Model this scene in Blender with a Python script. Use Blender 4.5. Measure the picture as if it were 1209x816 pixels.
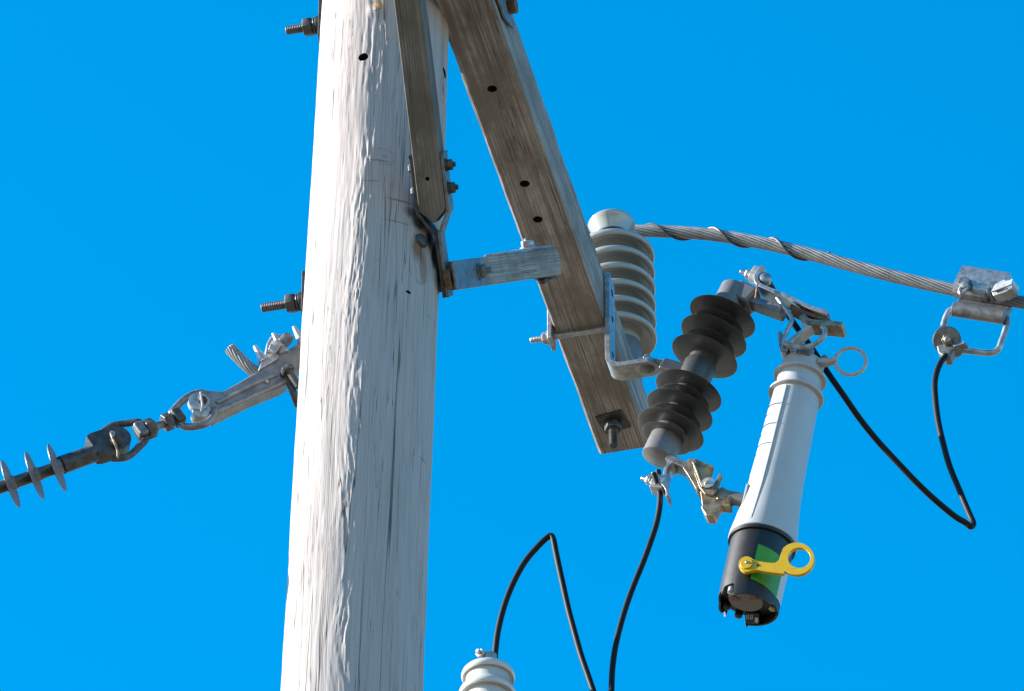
import bpy, bmesh, math, random
import numpy as np
from mathutils import Vector, Matrix, noise as mnoise
from mathutils.geometry import tessellate_polygon
R = math.radians
random.seed(7)
SC = bpy.context.scene
COL = SC.collection
for o in list(bpy.data.objects):
    bpy.data.objects.remove(o)

# ------------------------------------------------------------------ camera
PITCH, DIST, FPX = R(40), 13.0, 7647.0
CAM = Vector((0, 0, 1.6))
FWD = Vector((0, math.cos(PITCH), math.sin(PITCH)))
UPV = Vector((0, -math.sin(PITCH), math.cos(PITCH)))
RGT = Vector((1, 0, 0))
cd = bpy.data.cameras.new('camera')
cam = bpy.data.objects.new('camera', cd); COL.objects.link(cam)
cam.location = CAM; cam.rotation_euler = (math.pi/2 + PITCH, 0, 0)
cd.sensor_width = 36; cd.lens = 36*FPX/1209; cd.clip_start = .1; cd.clip_end = 9000
SC.camera = cam
SC.render.resolution_x, SC.render.resolution_y = 1024, 691

# ------------------------------------------------------------------ light
SUN_EL, SUN_AZ = R(23.2), R(-88.5)           # azimuth from +Y towards +X
SDIR = Vector((math.sin(SUN_AZ)*math.cos(SUN_EL), math.cos(SUN_AZ)*math.cos(SUN_EL), math.sin(SUN_EL)))
w = bpy.data.worlds.new('World'); SC.world = w; w.use_nodes = True
nt = w.node_tree; bg = nt.nodes['Background']
sky = nt.nodes.new('ShaderNodeTexSky'); sky.sky_type = 'NISHITA'; sky.sun_disc = False
sky.sun_elevation = SUN_EL; sky.sun_rotation = SUN_AZ % (2*math.pi)
sky.air_density = 1.0; sky.dust_density = 0.3; sky.ozone_density = 3.0
hs = nt.nodes.new('ShaderNodeHueSaturation'); hs.inputs['Saturation'].default_value = 1.42; hs.inputs['Hue'].default_value = .489
nt.links.new(sky.outputs[0], hs.inputs['Color']); nt.links.new(hs.outputs[0], bg.inputs['Color'])
bg.inputs['Strength'].default_value = 0.12
sl = bpy.data.lights.new('sun', 'SUN'); sl.energy = 5.0; sl.angle = R(.5); sl.color = (1, .94, .85)
sun = bpy.data.objects.new('sun', sl); COL.objects.link(sun)
sun.rotation_euler = SDIR.to_track_quat('Z', 'Y').to_euler(); sun.location = SDIR*40
vs = SC.view_settings; vs.view_transform = 'Standard'; vs.look = 'None'; vs.gamma = 1; vs.exposure = 1.60
SC.render.engine = 'CYCLES'

# ------------------------------------------------------------------ geometry helpers
def P(px, py, d=0):
    k = DIST+d
    return CAM + FWD*k + RGT*((px-604.5)/FPX*k) + UPV*((408-py)/FPX*k)
def pl(px, py, pt, n):                     # sight line through a photo point met with a plane in the world
    r = P(px, py) - CAM
    return CAM + r*((pt-CAM).dot(n)/r.dot(n))
def depth(p): return (p-CAM).dot(FWD)-DIST
Z = Vector((0, 0, 1))
TH = R(13.5)
a = Vector((math.sin(TH), math.cos(TH), 0))      # along the crossarm, away from the viewer
c = Vector((math.cos(TH), -math.sin(TH), 0))     # across it, pointing right
AX = Vector((-.0886, 9.799, 10.770))             # crossarm centre beside the pole
AW, AH = .116, .132
MM = .00186                                      # metres per photo pixel near the cutout

def smooth_path(pts, per=8, closed=False):
    pts = [Vector(p) for p in pts]; n = len(pts); out = []
    rng = n if closed else n-1
    for i in range(rng):
        if closed: p0, p1, p2, p3 = pts[i-1], pts[i], pts[(i+1) % n], pts[(i+2) % n]
        else:
            p1, p2 = pts[i], pts[i+1]
            p0 = pts[i-1] if i else p1*2-p2
            p3 = pts[i+2] if i+2 < n else p2*2-p1
        for k in range(per):
            t = k/per
            out.append(.5*((2*p1)+(p2-p0)*t+(2*p0-5*p1+4*p2-p3)*t*t+(3*p1-p0-3*p2+p3)*t**3))
    if not closed: out.append(pts[-1])
    return out
def perp(ax):
    ax = ax.normalized()
    u = ax.cross(Vector((0, 0, 1)) if abs(ax.z) < .9 else Vector((0, 1, 0))).normalized()
    return u, ax.cross(u).normalized()

class MB:
    def __init__(s): s.v = []; s.f = []; s.uv = None
    def add(s, vs, fs):
        b = len(s.v); s.v += [Vector(q) for q in vs]; s.f += [tuple(b+i for i in q) for q in fs]; return s
    def box(s, O, X, Y, Zv, sx, sy, sz):
        vs = [O+X*(i*sx/2)+Y*(j*sy/2)+Zv*(k*sz/2) for i in (-1, 1) for j in (-1, 1) for k in (-1, 1)]
        fs = [(0, 1, 3, 2), (4, 6, 7, 5), (0, 4, 5, 1), (2, 3, 7, 6), (0, 2, 6, 4), (1, 5, 7, 3)]
        if X.cross(Y).dot(Zv) < 0: fs = [q[::-1] for q in fs]
        return s.add(vs, fs)
    def lathe(s, O, ax, prof, seg=32, u=None, cap=True):
        ax = ax.normalized()
        if u is None: u, v = perp(ax)
        else: u = (u-ax*u.dot(ax)).normalized(); v = ax.cross(u)
        vs = []; fs = []
        for h, r in prof:
            for k in range(seg):
                t = 2*math.pi*k/seg
                vs.append(O+ax*h+(u*math.cos(t)+v*math.sin(t))*r)
        for i in range(len(prof)-1):
            for k in range(seg):
                k2 = (k+1) % seg
                fs.append((i*seg+k, i*seg+k2, (i+1)*seg+k2, (i+1)*seg+k))
        if cap:
            fs.append(tuple(range(seg))[::-1]); fs.append(tuple((len(prof)-1)*seg+k for k in range(seg)))
        return s.add(vs, fs)
    def cyl(s, p0, p1, r, r2=None, seg=24, ch=0):
        d = p1-p0; L = d.length; r2 = r if r2 is None else r2
        pr = [(0, r), (L, r2)] if not ch else [(0, r-ch), (ch, r), (L-ch, r2), (L, r2-ch)]
        return s.lathe(p0, d, pr, seg)
    def hexn(s, p0, ax, r, h, u=None):
        return s.lathe(p0, ax, [(0, r*.93), (h*.12, r), (h*.88, r), (h, r*.93)], 6, u)
    def thread(s, p0, p1, r, pitch=.0035):
        d = p1-p0; L = d.length; n = max(2, int(L/pitch)); pr = []
        for i in range(n): pr += [(L*i/n, r*.88), (L*(i+.5)/n, r)]
        pr.append((L, r*.8))
        return s.lathe(p0, d, pr, 16)
    def sphere(s, O, r, ax=None, sq=1):
        ax = ax or Z
        pr = [(-r*sq*math.cos(math.pi*i/10), max(1e-4, r*math.sin(math.pi*i/10))) for i in range(11)]
        return s.lathe(O, ax, pr, 20)
    def tube(s, pts, r, seg=12, closed=False, flat=None):
        pts = [Vector(p) for p in pts]; n = len(pts); rr = r if hasattr(r, '__len__') else [r]*n
        tang = []
        for i in range(n):
            p, q = (pts[i-1], pts[(i+1) % n]) if closed else (pts[max(0, i-1)], pts[min(n-1, i+1)])
            tang.append((q-p).normalized())
        u, _ = perp(tang[0]); vs = []; fs = []
        for i in range(n):
            u = (u-tang[i]*u.dot(tang[i])).normalized(); v = tang[i].cross(u)
            for k in range(seg):
                t = 2*math.pi*k/seg
                vs.append(pts[i]+(u*math.cos(t)+v*math.sin(t))*rr[i])
        for i in range(n if closed else n-1):
            j = (i+1) % n
            for k in range(seg):
                k2 = (k+1) % seg
                fs.append((i*seg+k, i*seg+k2, j*seg+k2, j*seg+k))
        if not closed:
            fs.append(tuple(range(seg))[::-1]); fs.append(tuple((n-1)*seg+k for k in range(seg)))
        return s.add(vs, fs)
    def strap(s, pts, wid, w, t):                # flat bar along a path; wid = direction of its width
        pts = [Vector(p) for p in pts]; n = len(pts); vs = []; fs = []
        wid = wid.normalized()
        for i in range(n):
            tg = (pts[min(n-1, i+1)]-pts[max(0, i-1)]).normalized()
            wd = (wid-tg*wid.dot(tg)).normalized(); nn = tg.cross(wd)
            ww = w[i] if hasattr(w, '__len__') else w
            for x, y in ((-1, -1), (1, -1), (1, 1), (-1, 1)): vs.append(pts[i]+wd*(x*ww/2)+nn*(y*t/2))
        for i in range(n-1):
            for k in range(4):
                k2 = (k+1) % 4
                fs.append((i*4+k, i*4+k2, (i+1)*4+k2, (i+1)*4+k))
        fs.append((3, 2, 1, 0)); fs.append(tuple((n-1)*4+k for k in range(4)))
        return s.add(vs, fs)
    def prism(s, outer, d, holes=()):            # outline with its own thickness d (vector), holes allowed
        loops = [[Vector(p) for p in outer]]+[[Vector(p) for p in h] for h in holes]
        tri = tessellate_polygon(loops)
        flat = [p for l in loops for p in l]; n = len(flat)
        vs = flat+[p+d for p in flat]; fs = []
        for t in tri:
            q = (flat[t[1]]-flat[t[0]]).cross(flat[t[2]]-flat[t[0]])
            t = tuple(t) if q.dot(d) < 0 else tuple(t)[::-1]
            fs.append(t); fs.append(tuple(i+n for i in t)[::-1])
        b = 0
        for l in loops:
            m = len(l)
            for i in range(m):
                j = (i+1) % m
                fs.append((b+i, b+j, b+j+n, b+i+n))
            b += m
        s.add(vs, fs); s.fix = True; return s
    def build(s, name, mat, parent=None, M=None, bev=0, base=None, sharp=38, bseg=2):
        """one mesh object; verts are given in world space"""
        if M is None:
            b = base if base is not None else (Vector(parent.location) if parent and parent.type == 'EMPTY' else s.v[0])
            M = Matrix.Translation(b)
        Mi = M.inverted(); me = bpy.data.meshes.new(name)
        me.from_pydata([Mi @ q for q in s.v], [], s.f); me.update()
        bm = bmesh.new(); bm.from_mesh(me)
        if not getattr(s, 'keep', False): bmesh.ops.recalc_face_normals(bm, faces=bm.faces)
        bm.to_mesh(me); bm.free()
        me.shade_smooth(); me.set_sharp_from_angle(angle=R(sharp))
        me.materials.append(mat)
        o = bpy.data.objects.new(name, me); COL.objects.link(o)
        if parent:
            o.parent = parent; o.matrix_basis = wm(parent).inverted() @ M
        else: o.matrix_basis = M
        if bev:
            m = o.modifiers.new('bevel', 'BEVEL'); m.width = bev; m.segments = bseg; m.limit_method = 'ANGLE'; m.angle_limit = R(40)
            m.harden_normals = True
        return o
def wm(o):
    return (wm(o.parent) @ o.matrix_basis) if o.parent else o.matrix_basis.copy()
def tag(o, label=None, cat=None, group=None, kind=None):
    if label: o['label'] = label
    if cat: o['category'] = cat
    if group: o['group'] = group
    if kind: o['kind'] = kind
    return o
def thing(name, loc, label, cat, group=None):
    o = bpy.data.objects.new(name, None); COL.objects.link(o); o.location = loc
    o.matrix_basis = Matrix.Translation(loc); o.empty_display_size = .02
    return tag(o, label, cat, group)
def frame(O, X, Y):
    X = X.normalized(); Y = (Y-X*Y.dot(X)).normalized(); Zv = X.cross(Y)
    m = Matrix.Identity(4)
    for i in range(3): m[i][0], m[i][1], m[i][2], m[i][3] = X[i], Y[i], Zv[i], O[i]
    return m
def carve(o, cuts):                              # real drilled holes
    ob = []
    for mb in cuts:
        q = mb.build('cutter', M['bore']); ob.append(q)
        m = o.modifiers.new('hole', 'BOOLEAN'); m.object = q; m.operation = 'DIFFERENCE'; m.solver = 'EXACT'; m.material_mode = 'TRANSFER'
    bpy.context.view_layer.update()
    dg = bpy.context.evaluated_depsgraph_get()
    me = bpy.data.meshes.new_from_object(o.evaluated_get(dg))
    me.set_sharp_from_angle(angle=R(20))
    old = o.data; o.modifiers.clear(); o.data = me; bpy.data.meshes.remove(old)
    for q in ob:
        d = q.data; bpy.data.objects.remove(q); bpy.data.meshes.remove(d)

# ------------------------------------------------------------------ materials
class NT:
    def __init__(s, name):
        s.m = bpy.data.materials.new(name); s.m.use_nodes = True; s.t = s.m.node_tree
        s.b = s.t.nodes['Principled BSDF']; s.out = s.t.nodes['Material Output']
    def n(s, typ, **kw):
        q = s.t.nodes.new('ShaderNode'+typ)
        for k, v in kw.items():
            if hasattr(q, k): setattr(q, k, v)
            else: s.put(q.inputs[k.replace('_', ' ')], v)
        return q
    def put(s, sock, v):
        if isinstance(v, bpy.types.NodeSocket): s.t.links.new(v, sock)
        elif isinstance(v, bpy.types.Node): s.t.links.new(v.outputs[0], sock)
        else:
            if hasattr(sock.default_value, '__len__') and len(sock.default_value) == 4 and len(v) == 3: v = (*v, 1)
            sock.default_value = v
    def coords(s, scale, src='Object', rot=(0, 0, 0)):
        tc = s.n('TexCoord'); mp = s.n('Mapping'); s.put(mp.inputs[0], tc.outputs[src]); s.put(mp.inputs['Scale'], scale); s.put(mp.inputs['Rotation'], rot); return mp.outputs[0]
    def noise(s, vec, scale=1, detail=5, rough=.6, dist=0):
        q = s.n('TexNoise'); s.put(q.inputs['Vector'], vec); s.put(q.inputs['Scale'], scale); s.put(q.inputs['Detail'], detail); s.put(q.inputs['Roughness'], rough); s.put(q.inputs['Distortion'], dist); return q.outputs[0]
    def ramp(s, fac, stops):
        q = s.n('ValToRGB'); s.put(q.inputs[0], fac); el = q.color_ramp.elements
        while len(el) < len(stops): el.new(.5)
        for e, (p, col) in zip(el, stops):
            e.position = p; e.color = (*col, 1) if hasattr(col, '__len__') else (col, col, col, 1)
        return q.outputs[0]
    def math(s, op, x, y=0, cl=False):
        q = s.n('Math', operation=op); q.use_clamp = cl; s.put(q.inputs[0], x); s.put(q.inputs[1], y); return q.outputs[0]
    def mix(s, fac, x, y, blend='MIX'):
        q = s.n('MixRGB', blend_type=blend); s.put(q.inputs[0], fac); s.put(q.inputs[1], x); s.put(q.inputs[2], y); return q.outputs[0]
    def bump(s, h, strength=.3, dist=.002, normal=None):
        q = s.n('Bump'); s.put(q.inputs['Height'], h); s.put(q.inputs['Strength'], strength); s.put(q.inputs['Distance'], dist)
        if normal is not None: s.put(q.inputs['Normal'], normal)
        return q.outputs[0]
    def fin(s, col=None, rough=None, metal=None, nrm=None, **kw):
        if col is not None: s.put(s.b.inputs['Base Color'], col)
        if rough is not None: s.put(s.b.inputs['Roughness'], rough)
        if metal is not None: s.put(s.b.inputs['Metallic'], metal)
        if nrm is not None: s.put(s.b.inputs['Normal'], nrm)
        for k, v in kw.items(): s.put(s.b.inputs[k.replace('_', ' ')], v)
        return s.m
def grain_wood(name, lo, mid, hi):
    t = NT(name)
    v1 = t.coords((1.6, 300, 300)); v2 = t.coords((1.5, 28, 28)); v3 = t.coords((7, 12, 12)); v4 = t.coords((5, 420, 420))
    fine = t.noise(v1, 1, 4, .6); streak = t.noise(v2, 1, 5, .6, .4); blot = t.noise(v3, 1, 5, .65); hair = t.noise(v4, 1, 2, .5)
    f = t.math('ADD', t.math('MULTIPLY', fine, .72), t.math('MULTIPLY', streak, .28))
    col = t.ramp(f, [(.40, lo), (.5, mid), (.60, hi)])
    col = t.mix(t.ramp(blot, [(.40, 0.0), (.60, .8)]), col, (mid[0]*.56, mid[1]*.53, mid[2]*.50))
    crk = t.ramp(t.math('ABSOLUTE', t.math('SUBTRACT', t.noise(t.coords((1.6, 75, 75)), 1, 3, .5), .5)), [(.0, 1), (.012, 0)])
    crk = t.math('MULTIPLY', crk, t.ramp(t.noise(t.coords((2.5, 14, 14)), 1, 2, .5), [(.48, 0), (.56, 1)]))
    col = t.mix(t.math('MULTIPLY', crk, .7), col, (.03, .025, .02))
    h = t.math('ADD', t.math('MULTIPLY', hair, .5), fine)
    h = t.math('SUBTRACT', h, t.math('MULTIPLY', crk, .8))
    return t.fin(col, .85, 0, t.bump(h, .7, .0015), Specular_IOR_Level=.25)
def metal(name, col, col2, rough=.45, metallic=.8, scale=60, bump=.15):
    t = NT(name)
    v = t.coords((1, 1, 1))
    n1 = t.noise(v, scale, 6, .65); n2 = t.noise(v, scale*5, 3, .6)
    cc = t.ramp(n1, [(.36, col2), (.6, col)])
    rr = t.math('ADD', rough-.1, t.math('MULTIPLY', n1, .22))
    return t.fin(cc, rr, metallic, t.bump(t.math('ADD', n1, t.math('MULTIPLY', n2, .5)), bump, .001))
def plain(name, col, rough=.4, var=.12, scale=40, bump=.05, col2=None, **kw):
    t = NT(name); v = t.coords((1, 1, 1)); n1 = t.noise(v, scale, 6, .7)
    d = col2 or tuple(x*(1-var*2) for x in col)
    cc = t.ramp(n1, [(.35, d), (.62, col)])
    rr = t.math('ADD', rough-.06, t.math('MULTIPLY', n1, .14))
    return t.fin(cc, rr, 0, t.bump(n1, bump, .001), **kw)

M = {}
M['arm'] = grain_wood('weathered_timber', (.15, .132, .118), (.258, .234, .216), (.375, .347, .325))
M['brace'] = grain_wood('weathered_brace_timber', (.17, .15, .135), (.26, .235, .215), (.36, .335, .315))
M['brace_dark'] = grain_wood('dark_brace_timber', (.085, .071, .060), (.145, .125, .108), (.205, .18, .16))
M['galv'] = metal('galvanised_steel', (.36, .36, .365), (.20, .20, .21), .38, .6)
M['galv_dull'] = metal('dull_galvanised_steel', (.19, .19, .195), (.10, .10, .105), .45, .5)
M['dark'] = metal('weathered_dark_steel', (.07, .068, .069), (.026, .025, .025), .48, .4)
M['alu'] = metal('cast_aluminium', (.46, .45, .44), (.27, .265, .26), .38, .5, 45, .15)
M['cast'] = metal('shaded_cast_metal', (.22, .215, .215), (.135, .132, .133), .45, .4, 45, .15)  # darker copy of the cast metal, painting the clamp body's shaded side
M['bronze'] = metal('bronze_casting', (.33, .25, .165), (.13, .092, .058), .36, .55, 50, .15)
M['rust'] = metal('rusty_steel', (.16, .07, .03), (.05, .032, .022), .7, .2)
M['strand'] = metal('aluminium_strand', (.24, .24, .245), (.165, .165, .17), .45, .5, 25, .04)
M['porc'] = plain('grey_porcelain', (.265, .278, .272), .13, .05, 18, .02, Coat_Weight=.3, Coat_Roughness=.1)
M['porc_white'] = plain('white_porcelain', (.46, .46, .45), .15, .05, 18, .02, Coat_Weight=.3, Coat_Roughness=.1)
M['poly'] = plain('dark_grey_polymer', (.047, .0455, .047), .42, .16, 40, .02, Coat_Weight=.25, Coat_Roughness=.28)
M['cap_grey'] = plain('grey_painted_fitting', (.135, .132, .137), .40, .12, 70, .06)
M['band'] = plain('shaded_grey_polymer', (.042, .041, .043), .42, .1, 60, .03)  # grey lowered to paint the shade on the centre band
M['white'] = plain('white_epoxy', (.39, .395, .405), .34, .05, 14, .03)
M['ring'] = plain('pale_grey_plastic', (.36, .345, .325), .4, .06, 50, .04)
M['black'] = plain('black_plastic', (.006, .0056, .006), .43, .1, 60, .02, Specular_IOR_Level=.45)
M['wire'] = plain('black_insulated_wire', (.005, .005, .0055), .55, .1, 20, 0, Specular_IOR_Level=.2)
M['yellow'] = plain('yellow_plastic', (.50, .315, .004), .36, .05, 40, .03)
M['green'] = plain('green_sticker', (.050, .25, .006), .4, .05, 40, .02)
M['label'] = plain('white_sticker', (.48, .48, .48), .4, .04, 40, .02)
M['red'] = plain('red_mark', (.15, .035, .022), .45, .1, 40, .02)
M['glass'] = plain('dark_display_glass', (.03, .034, .038), .1, .1, 40, .01)
M['lens'] = plain('clear_grey_lens', (.105, .095, .09), .2, .08, 30, .02)
M['digit'] = plain('pale_segment', (.40, .41, .40), .4, .05, 40, .02)
M['bore'] = plain('hole_shade', (.010, .008, .007), .9, .2, 60, .05)  # near-black lining that paints the shade inside holes
M['copper'] = metal('bare_copper', (.55, .24, .13), (.35, .14, .08), .4, .7)

# ------------------------------------------------------------------ ground
t = NT('dry_grassland')
gn = t.noise(t.coords((1, 1, 1)), .08, 8, .65); gn2 = t.noise(t.coords((1, 1, 1)), 3, 8, .7)
gc = t.mix(.5, t.ramp(gn, [(.35, (.135, .105, .062)), (.65, (.25, .195, .13))]), t.ramp(gn2, [(.35, (.115, .092, .058)), (.65, (.26, .205, .145))]))
t.fin(gc, .95, 0, t.bump(gn2, .6, .05))
gv = []; gf = []; N = 40
for i in range(N+1):
    for j in range(N+1):
        x = (i/N-.5)*2; y = (j/N-.5)*2
        x = math.copysign(abs(x)**3, x)*4000; y = math.copysign(abs(y)**3, y)*4000
        r = math.hypot(x, y)
        gv.append(Vector((x, y, 0 if r < 60 else mnoise.noise(Vector((x*.004, y*.004, 1)))*min(4, (r-60)*.01))))
for i in range(N):
    for j in range(N):
        q = i*(N+1)+j; gf.append((q, q+N+1, q+N+2, q+1))
g = MB().add(gv, gf).build('ground', t.m, base=Vector((0, 0, 0))); tag(g, kind='structure')

# ------------------------------------------------------------------ utility pole
p0 = P(441, 300, 0); YN = Vector((0, 1, 0))
ptop = pl(456, 0, p0, YN); pbot = pl(415.5, 816, p0, YN)
slope = (ptop-pbot)/(ptop.z-pbot.z)
def paxis(z): return pbot + slope*(z-pbot.z)
def prad(z): return .1319 + (ptop.z-z)*(.1359-.1319)/(ptop.z-pbot.z)
NS = 460
def vnoise(nu, nv, seed):
    rg = np.random.RandomState(seed); return rg.rand(nv+3, nu)*2-1
def samp(gd, U, V):                       # U in 0..1 periodic, V in 0..1
    nv, nu = gd.shape; nv -= 2
    x = U*nu; y = np.clip(V, 0, .9999)*(nv-1)
    xi = np.floor(x).astype(int); yi = np.floor(y).astype(int); fx = x-xi; fy = y-yi
    fx = fx*fx*(3-2*fx); fy = fy*fy*(3-2*fy)
    g_ = lambda i, j: gd[j, i % nu]
    return (g_(xi, yi)*(1-fx)+g_(xi+1, yi)*fx)*(1-fy)+(g_(xi, yi+1)*(1-fx)+g_(xi+1, yi+1)*fx)*fy
zs = list(np.linspace(0, pbot.z-.25, 30))+list(np.linspace(pbot.z-.24, ptop.z+.25, 760))+list(np.linspace(ptop.z+.27, 11.9, 12))
zs = np.array(zs); TT, ZZ = np.meshgrid(np.arange(NS)/NS, zs)
VV = ZZ/12.0
rad = prad(ZZ) + np.zeros_like(TT)
warp = samp(vnoise(7, 60, 3), TT, VV)*.012
U2 = TT+warp
rad += .0018*samp(vnoise(5, 16, 1), TT, VV) + .0012*samp(vnoise(16, 30, 2), U2, VV) + .0008*samp(vnoise(38, 52, 4), U2, VV)
rad += .00055*samp(vnoise(90, 120, 5), U2, VV) + .0004*samp(vnoise(200, 260, 6), U2, VV)
def pole_tz(px, py):                      # photo point -> angle, height on the pole's near surface
    q = pl(px, py, p0-YN*.12, YN); ax = paxis(q.z); x = (q.x-ax.x)
    r = prad(q.z); x = max(-.999*r, min(.999*r, x)); y = -math.sqrt(r*r-x*x)
    q = pl(px, py, p0+YN*y, YN); ax = paxis(q.z); x = max(-.999*r, min(.999*r, q.x-ax.x)); y = -math.sqrt(r*r-x*x)
    return math.atan2(y, x) % (2*math.pi), q.z
def bumpat(px, py, hgt, su, sv, ragged=0):
    global rad
    th, z0 = pole_tz(px, py)
    d = ((TT*2*math.pi-th+math.pi) % (2*math.pi)-math.pi)*.13
    e = np.exp(-(d/su)**2-((ZZ-z0)/sv)**2)
    rad = rad + e*hgt*(1+ragged*(.75*samp(vnoise(150, 200, int(px)), U2, VV)+.75*samp(vnoise(300, 520, int(px)+1), U2, VV)))
bumpat(437, 180, .005, .02, .05, .5)
bumpat(428, 240, .0026, .022, .12, .8)
bumpat(420, 350, .002, .022, .16, .9)
bumpat(414, 560, .002, .022, .18, .9)
bumpat(450, 70, .0022, .03, .12, 1.1)
bumpat(520, 100, .004, .02, .04)
bumpat(408, 740, .002, .02, .12, 1.0)
bumpat(424, 450, .002, .02, .10, 1.0)
bumpat(443, 12, .005, .012, .014, .4)
bumpat(498, 262, .004, .03, .03)
cosT, sinT = np.cos(TT*2*math.pi), np.sin(TT*2*math.pi)
axx = pbot.x+slope.x*(ZZ-pbot.z); axy = pbot.y+slope.y*(ZZ-pbot.z)
pts = np.stack([axx+rad*cosT, axy+rad*sinT, ZZ], -1).reshape(-1, 3)
nr = len(zs); fs = []
idx = np.arange(nr*NS).reshape(nr, NS); nx = np.roll(idx, -1, 1)
fs = np.stack([idx[:-1], nx[:-1], nx[1:], idx[1:]], -1).reshape(-1, 4).tolist()
fs.append(list(idx[-1])); fs.append(list(idx[0][::-1]))

def pole_material():
    t = NT('weathered_pole_wood')
    tc = t.n('UVMap'); uv = tc.outputs[0]
    def sc(su, sv, w=None):
        mp = t.n('Mapping'); t.put(mp.inputs[0], uv); t.put(mp.inputs['Scale'], (su, sv, 1)); return mp.outputs[0]
    wv = t.noise(sc(6, 2.2), 1, 3, .5)
    fine = t.noise(sc(420, 7), 1, 4, .65, .3)
    streak = t.noise(sc(60, 2.0), 1, 5, .65, .6)
    broad = t.noise(sc(9, 1.6), 1, 4, .6, .5)
    f = t.math('ADD', t.math('MULTIPLY', fine, .6), t.math('MULTIPLY', streak, .4))
    col = t.ramp(f, [(.32, (.265, .23, .215)), (.5, (.34, .302, .295)), (.68, (.40, .36, .355))])
    col = t.mix(t.ramp(broad, [(.45, 0.), (.7, .4)]), col, (.25, .24, .235))
    # long drying cracks
    def crack(su, sv, wdt, lo, hi, msu, msv, dst=.5):
        k = t.math('ABSOLUTE', t.math('SUBTRACT', t.noise(sc(su, sv), 1, 3, .5, dst), .5))
        k = t.ramp(k, [(0, 1), (wdt, 0)])
        return t.math('MULTIPLY', k, t.ramp(t.noise(sc(msu, msv), 1, 2, .5), [(lo, 0), (hi, 1)]))
    c1 = crack(42, .5, .0036, .47, .52, 14, 1.3, .35); c2 = crack(120, 2.4, .011, .54, .60, 22, 3.0); c3 = crack(20, .22, .0026, .45, .5, 8, .6, .2)
    crk = t.math('MAXIMUM', t.math('MAXIMUM', c1, c3), t.math('MULTIPLY', c2, .7))
    col = t.mix(t.math('MULTIPLY', crk, .88), col, (.045, .038, .034))
    # short cross marks
    cm = t.ramp(t.noise(sc(30, 55), 1, 3, .6, 1.0), [(.70, 0), (.74, 1)])
    col = t.mix(t.math('MULTIPLY', cm, .45), col, (.15, .13, .11))
    hgt = t.math('SUBTRACT', t.math('ADD', t.math('MULTIPLY', fine, .55), t.math('MULTIPLY', streak, .7)), t.math('MULTIPLY', crk, 1.1))
    sp = t.n('SeparateXYZ'); t.put(sp.inputs[0], uv)
    def local(px, py, su, sv):
        th, z0 = pole_tz(px, py); u0 = th*.134
        dx = t.math('DIVIDE', t.math('SUBTRACT', sp.outputs[0], u0), su); dy = t.math('DIVIDE', t.math('SUBTRACT', sp.outputs[1], z0), sv)
        dd = t.math('SQRT', t.math('ADD', t.math('MULTIPLY', dx, dx), t.math('MULTIPLY', dy, dy)))
        return t.math('ADD', dd, t.math('MULTIPLY', t.math('SUBTRACT', t.noise(sc(40, 18), 1, 4, .6), .5), .9))
    for px, py, su, sv, k in ((521, 110, .022, .05, .45), (444, 8, .016, .022, .8), (455, 185, .03, .035, .3), (497, 310, .03, .09, .4), (485, 320, .008, .008, .8), (470, 700, .006, .012, .7), (498, 590, .012, .02, .3)):
        d = local(px, py, su, sv)
        m = t.ramp(d, [(.55, 1), (1.3, 0)])
        ring = t.ramp(t.math('ABSOLUTE', t.math('SINE', t.math('MULTIPLY', d, 5.2))), [(.05, 1), (.30, 0)])
        col = t.mix(t.math('MULTIPLY', t.math('MULTIPLY', m, ring), k), col, (.10, .07, .05))
        core = t.ramp(d, [(.12, 1), (.3, 0)])
        col = t.mix(t.math('MULTIPLY', core, k), col, (.09, .055, .03))
        hgt = t.math('SUBTRACT', hgt, t.math('MULTIPLY', t.math('MULTIPLY', m, ring), .5))
    d = local(447, 6, .016, .016)                      # amber resin by the knot at the top
    col = t.mix(t.ramp(d, [(.4, .6), (1.1, 0)]), col, (.50, .24, .05))
    # rust and soot stain round the lower bracket
    for px, py, su, sv, k in ((494, 292, .022, .050, .85), (500, 318, .014, .050, .6)):
        d = local(px, py, su, sv); col = t.mix(t.ramp(d, [(.35, k), (1.25, 0)]), col, (.17, .075, .030))
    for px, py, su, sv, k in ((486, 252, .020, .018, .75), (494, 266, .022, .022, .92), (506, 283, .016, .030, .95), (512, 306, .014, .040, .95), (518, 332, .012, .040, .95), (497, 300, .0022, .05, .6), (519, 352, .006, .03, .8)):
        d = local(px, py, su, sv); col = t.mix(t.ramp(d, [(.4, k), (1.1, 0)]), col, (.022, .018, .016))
    for px, py, su, sv, k in ((476, 238, .045, .0030, .55), (470, 262, .035, .0025, .45), (448, 190, .030, .0028, .5), (500, 545, .02, .0025, .5), (440, 214, .02, .003, .4)):
        d = local(px, py, su, sv); col = t.mix(t.ramp(d, [(.5, k), (1.2, 0)]), col, (.05, .04, .035))
    d = local(524, 35, .03, .06)                       # paler brown, sheltered wood under the crossarm
    col = t.mix(t.ramp(d, [(.4, .5), (1.3, 0)]), col, (.40, .27, .17))
    return t.fin(col, .8, 0, t.bump(hgt, .6, .0022), Specular_IOR_Level=.2)
pbase = Vector((paxis(0).x, paxis(0).y, 0))
me = bpy.data.meshes.new('utility_pole'); me.from_pydata((pts-np.array(pbase)).tolist(), [], fs); me.update()
ul = me.uv_layers.new(name='UVMap')
uvv = np.zeros((len(me.loops), 2), 'f'); li = np.zeros(len(me.loops), 'i'); me.loops.foreach_get('vertex_index', li)
uu = (li % NS)/NS*2*math.pi*.134; uvv[:, 0] = uu; uvv[:, 1] = zs[li//NS]
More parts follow.
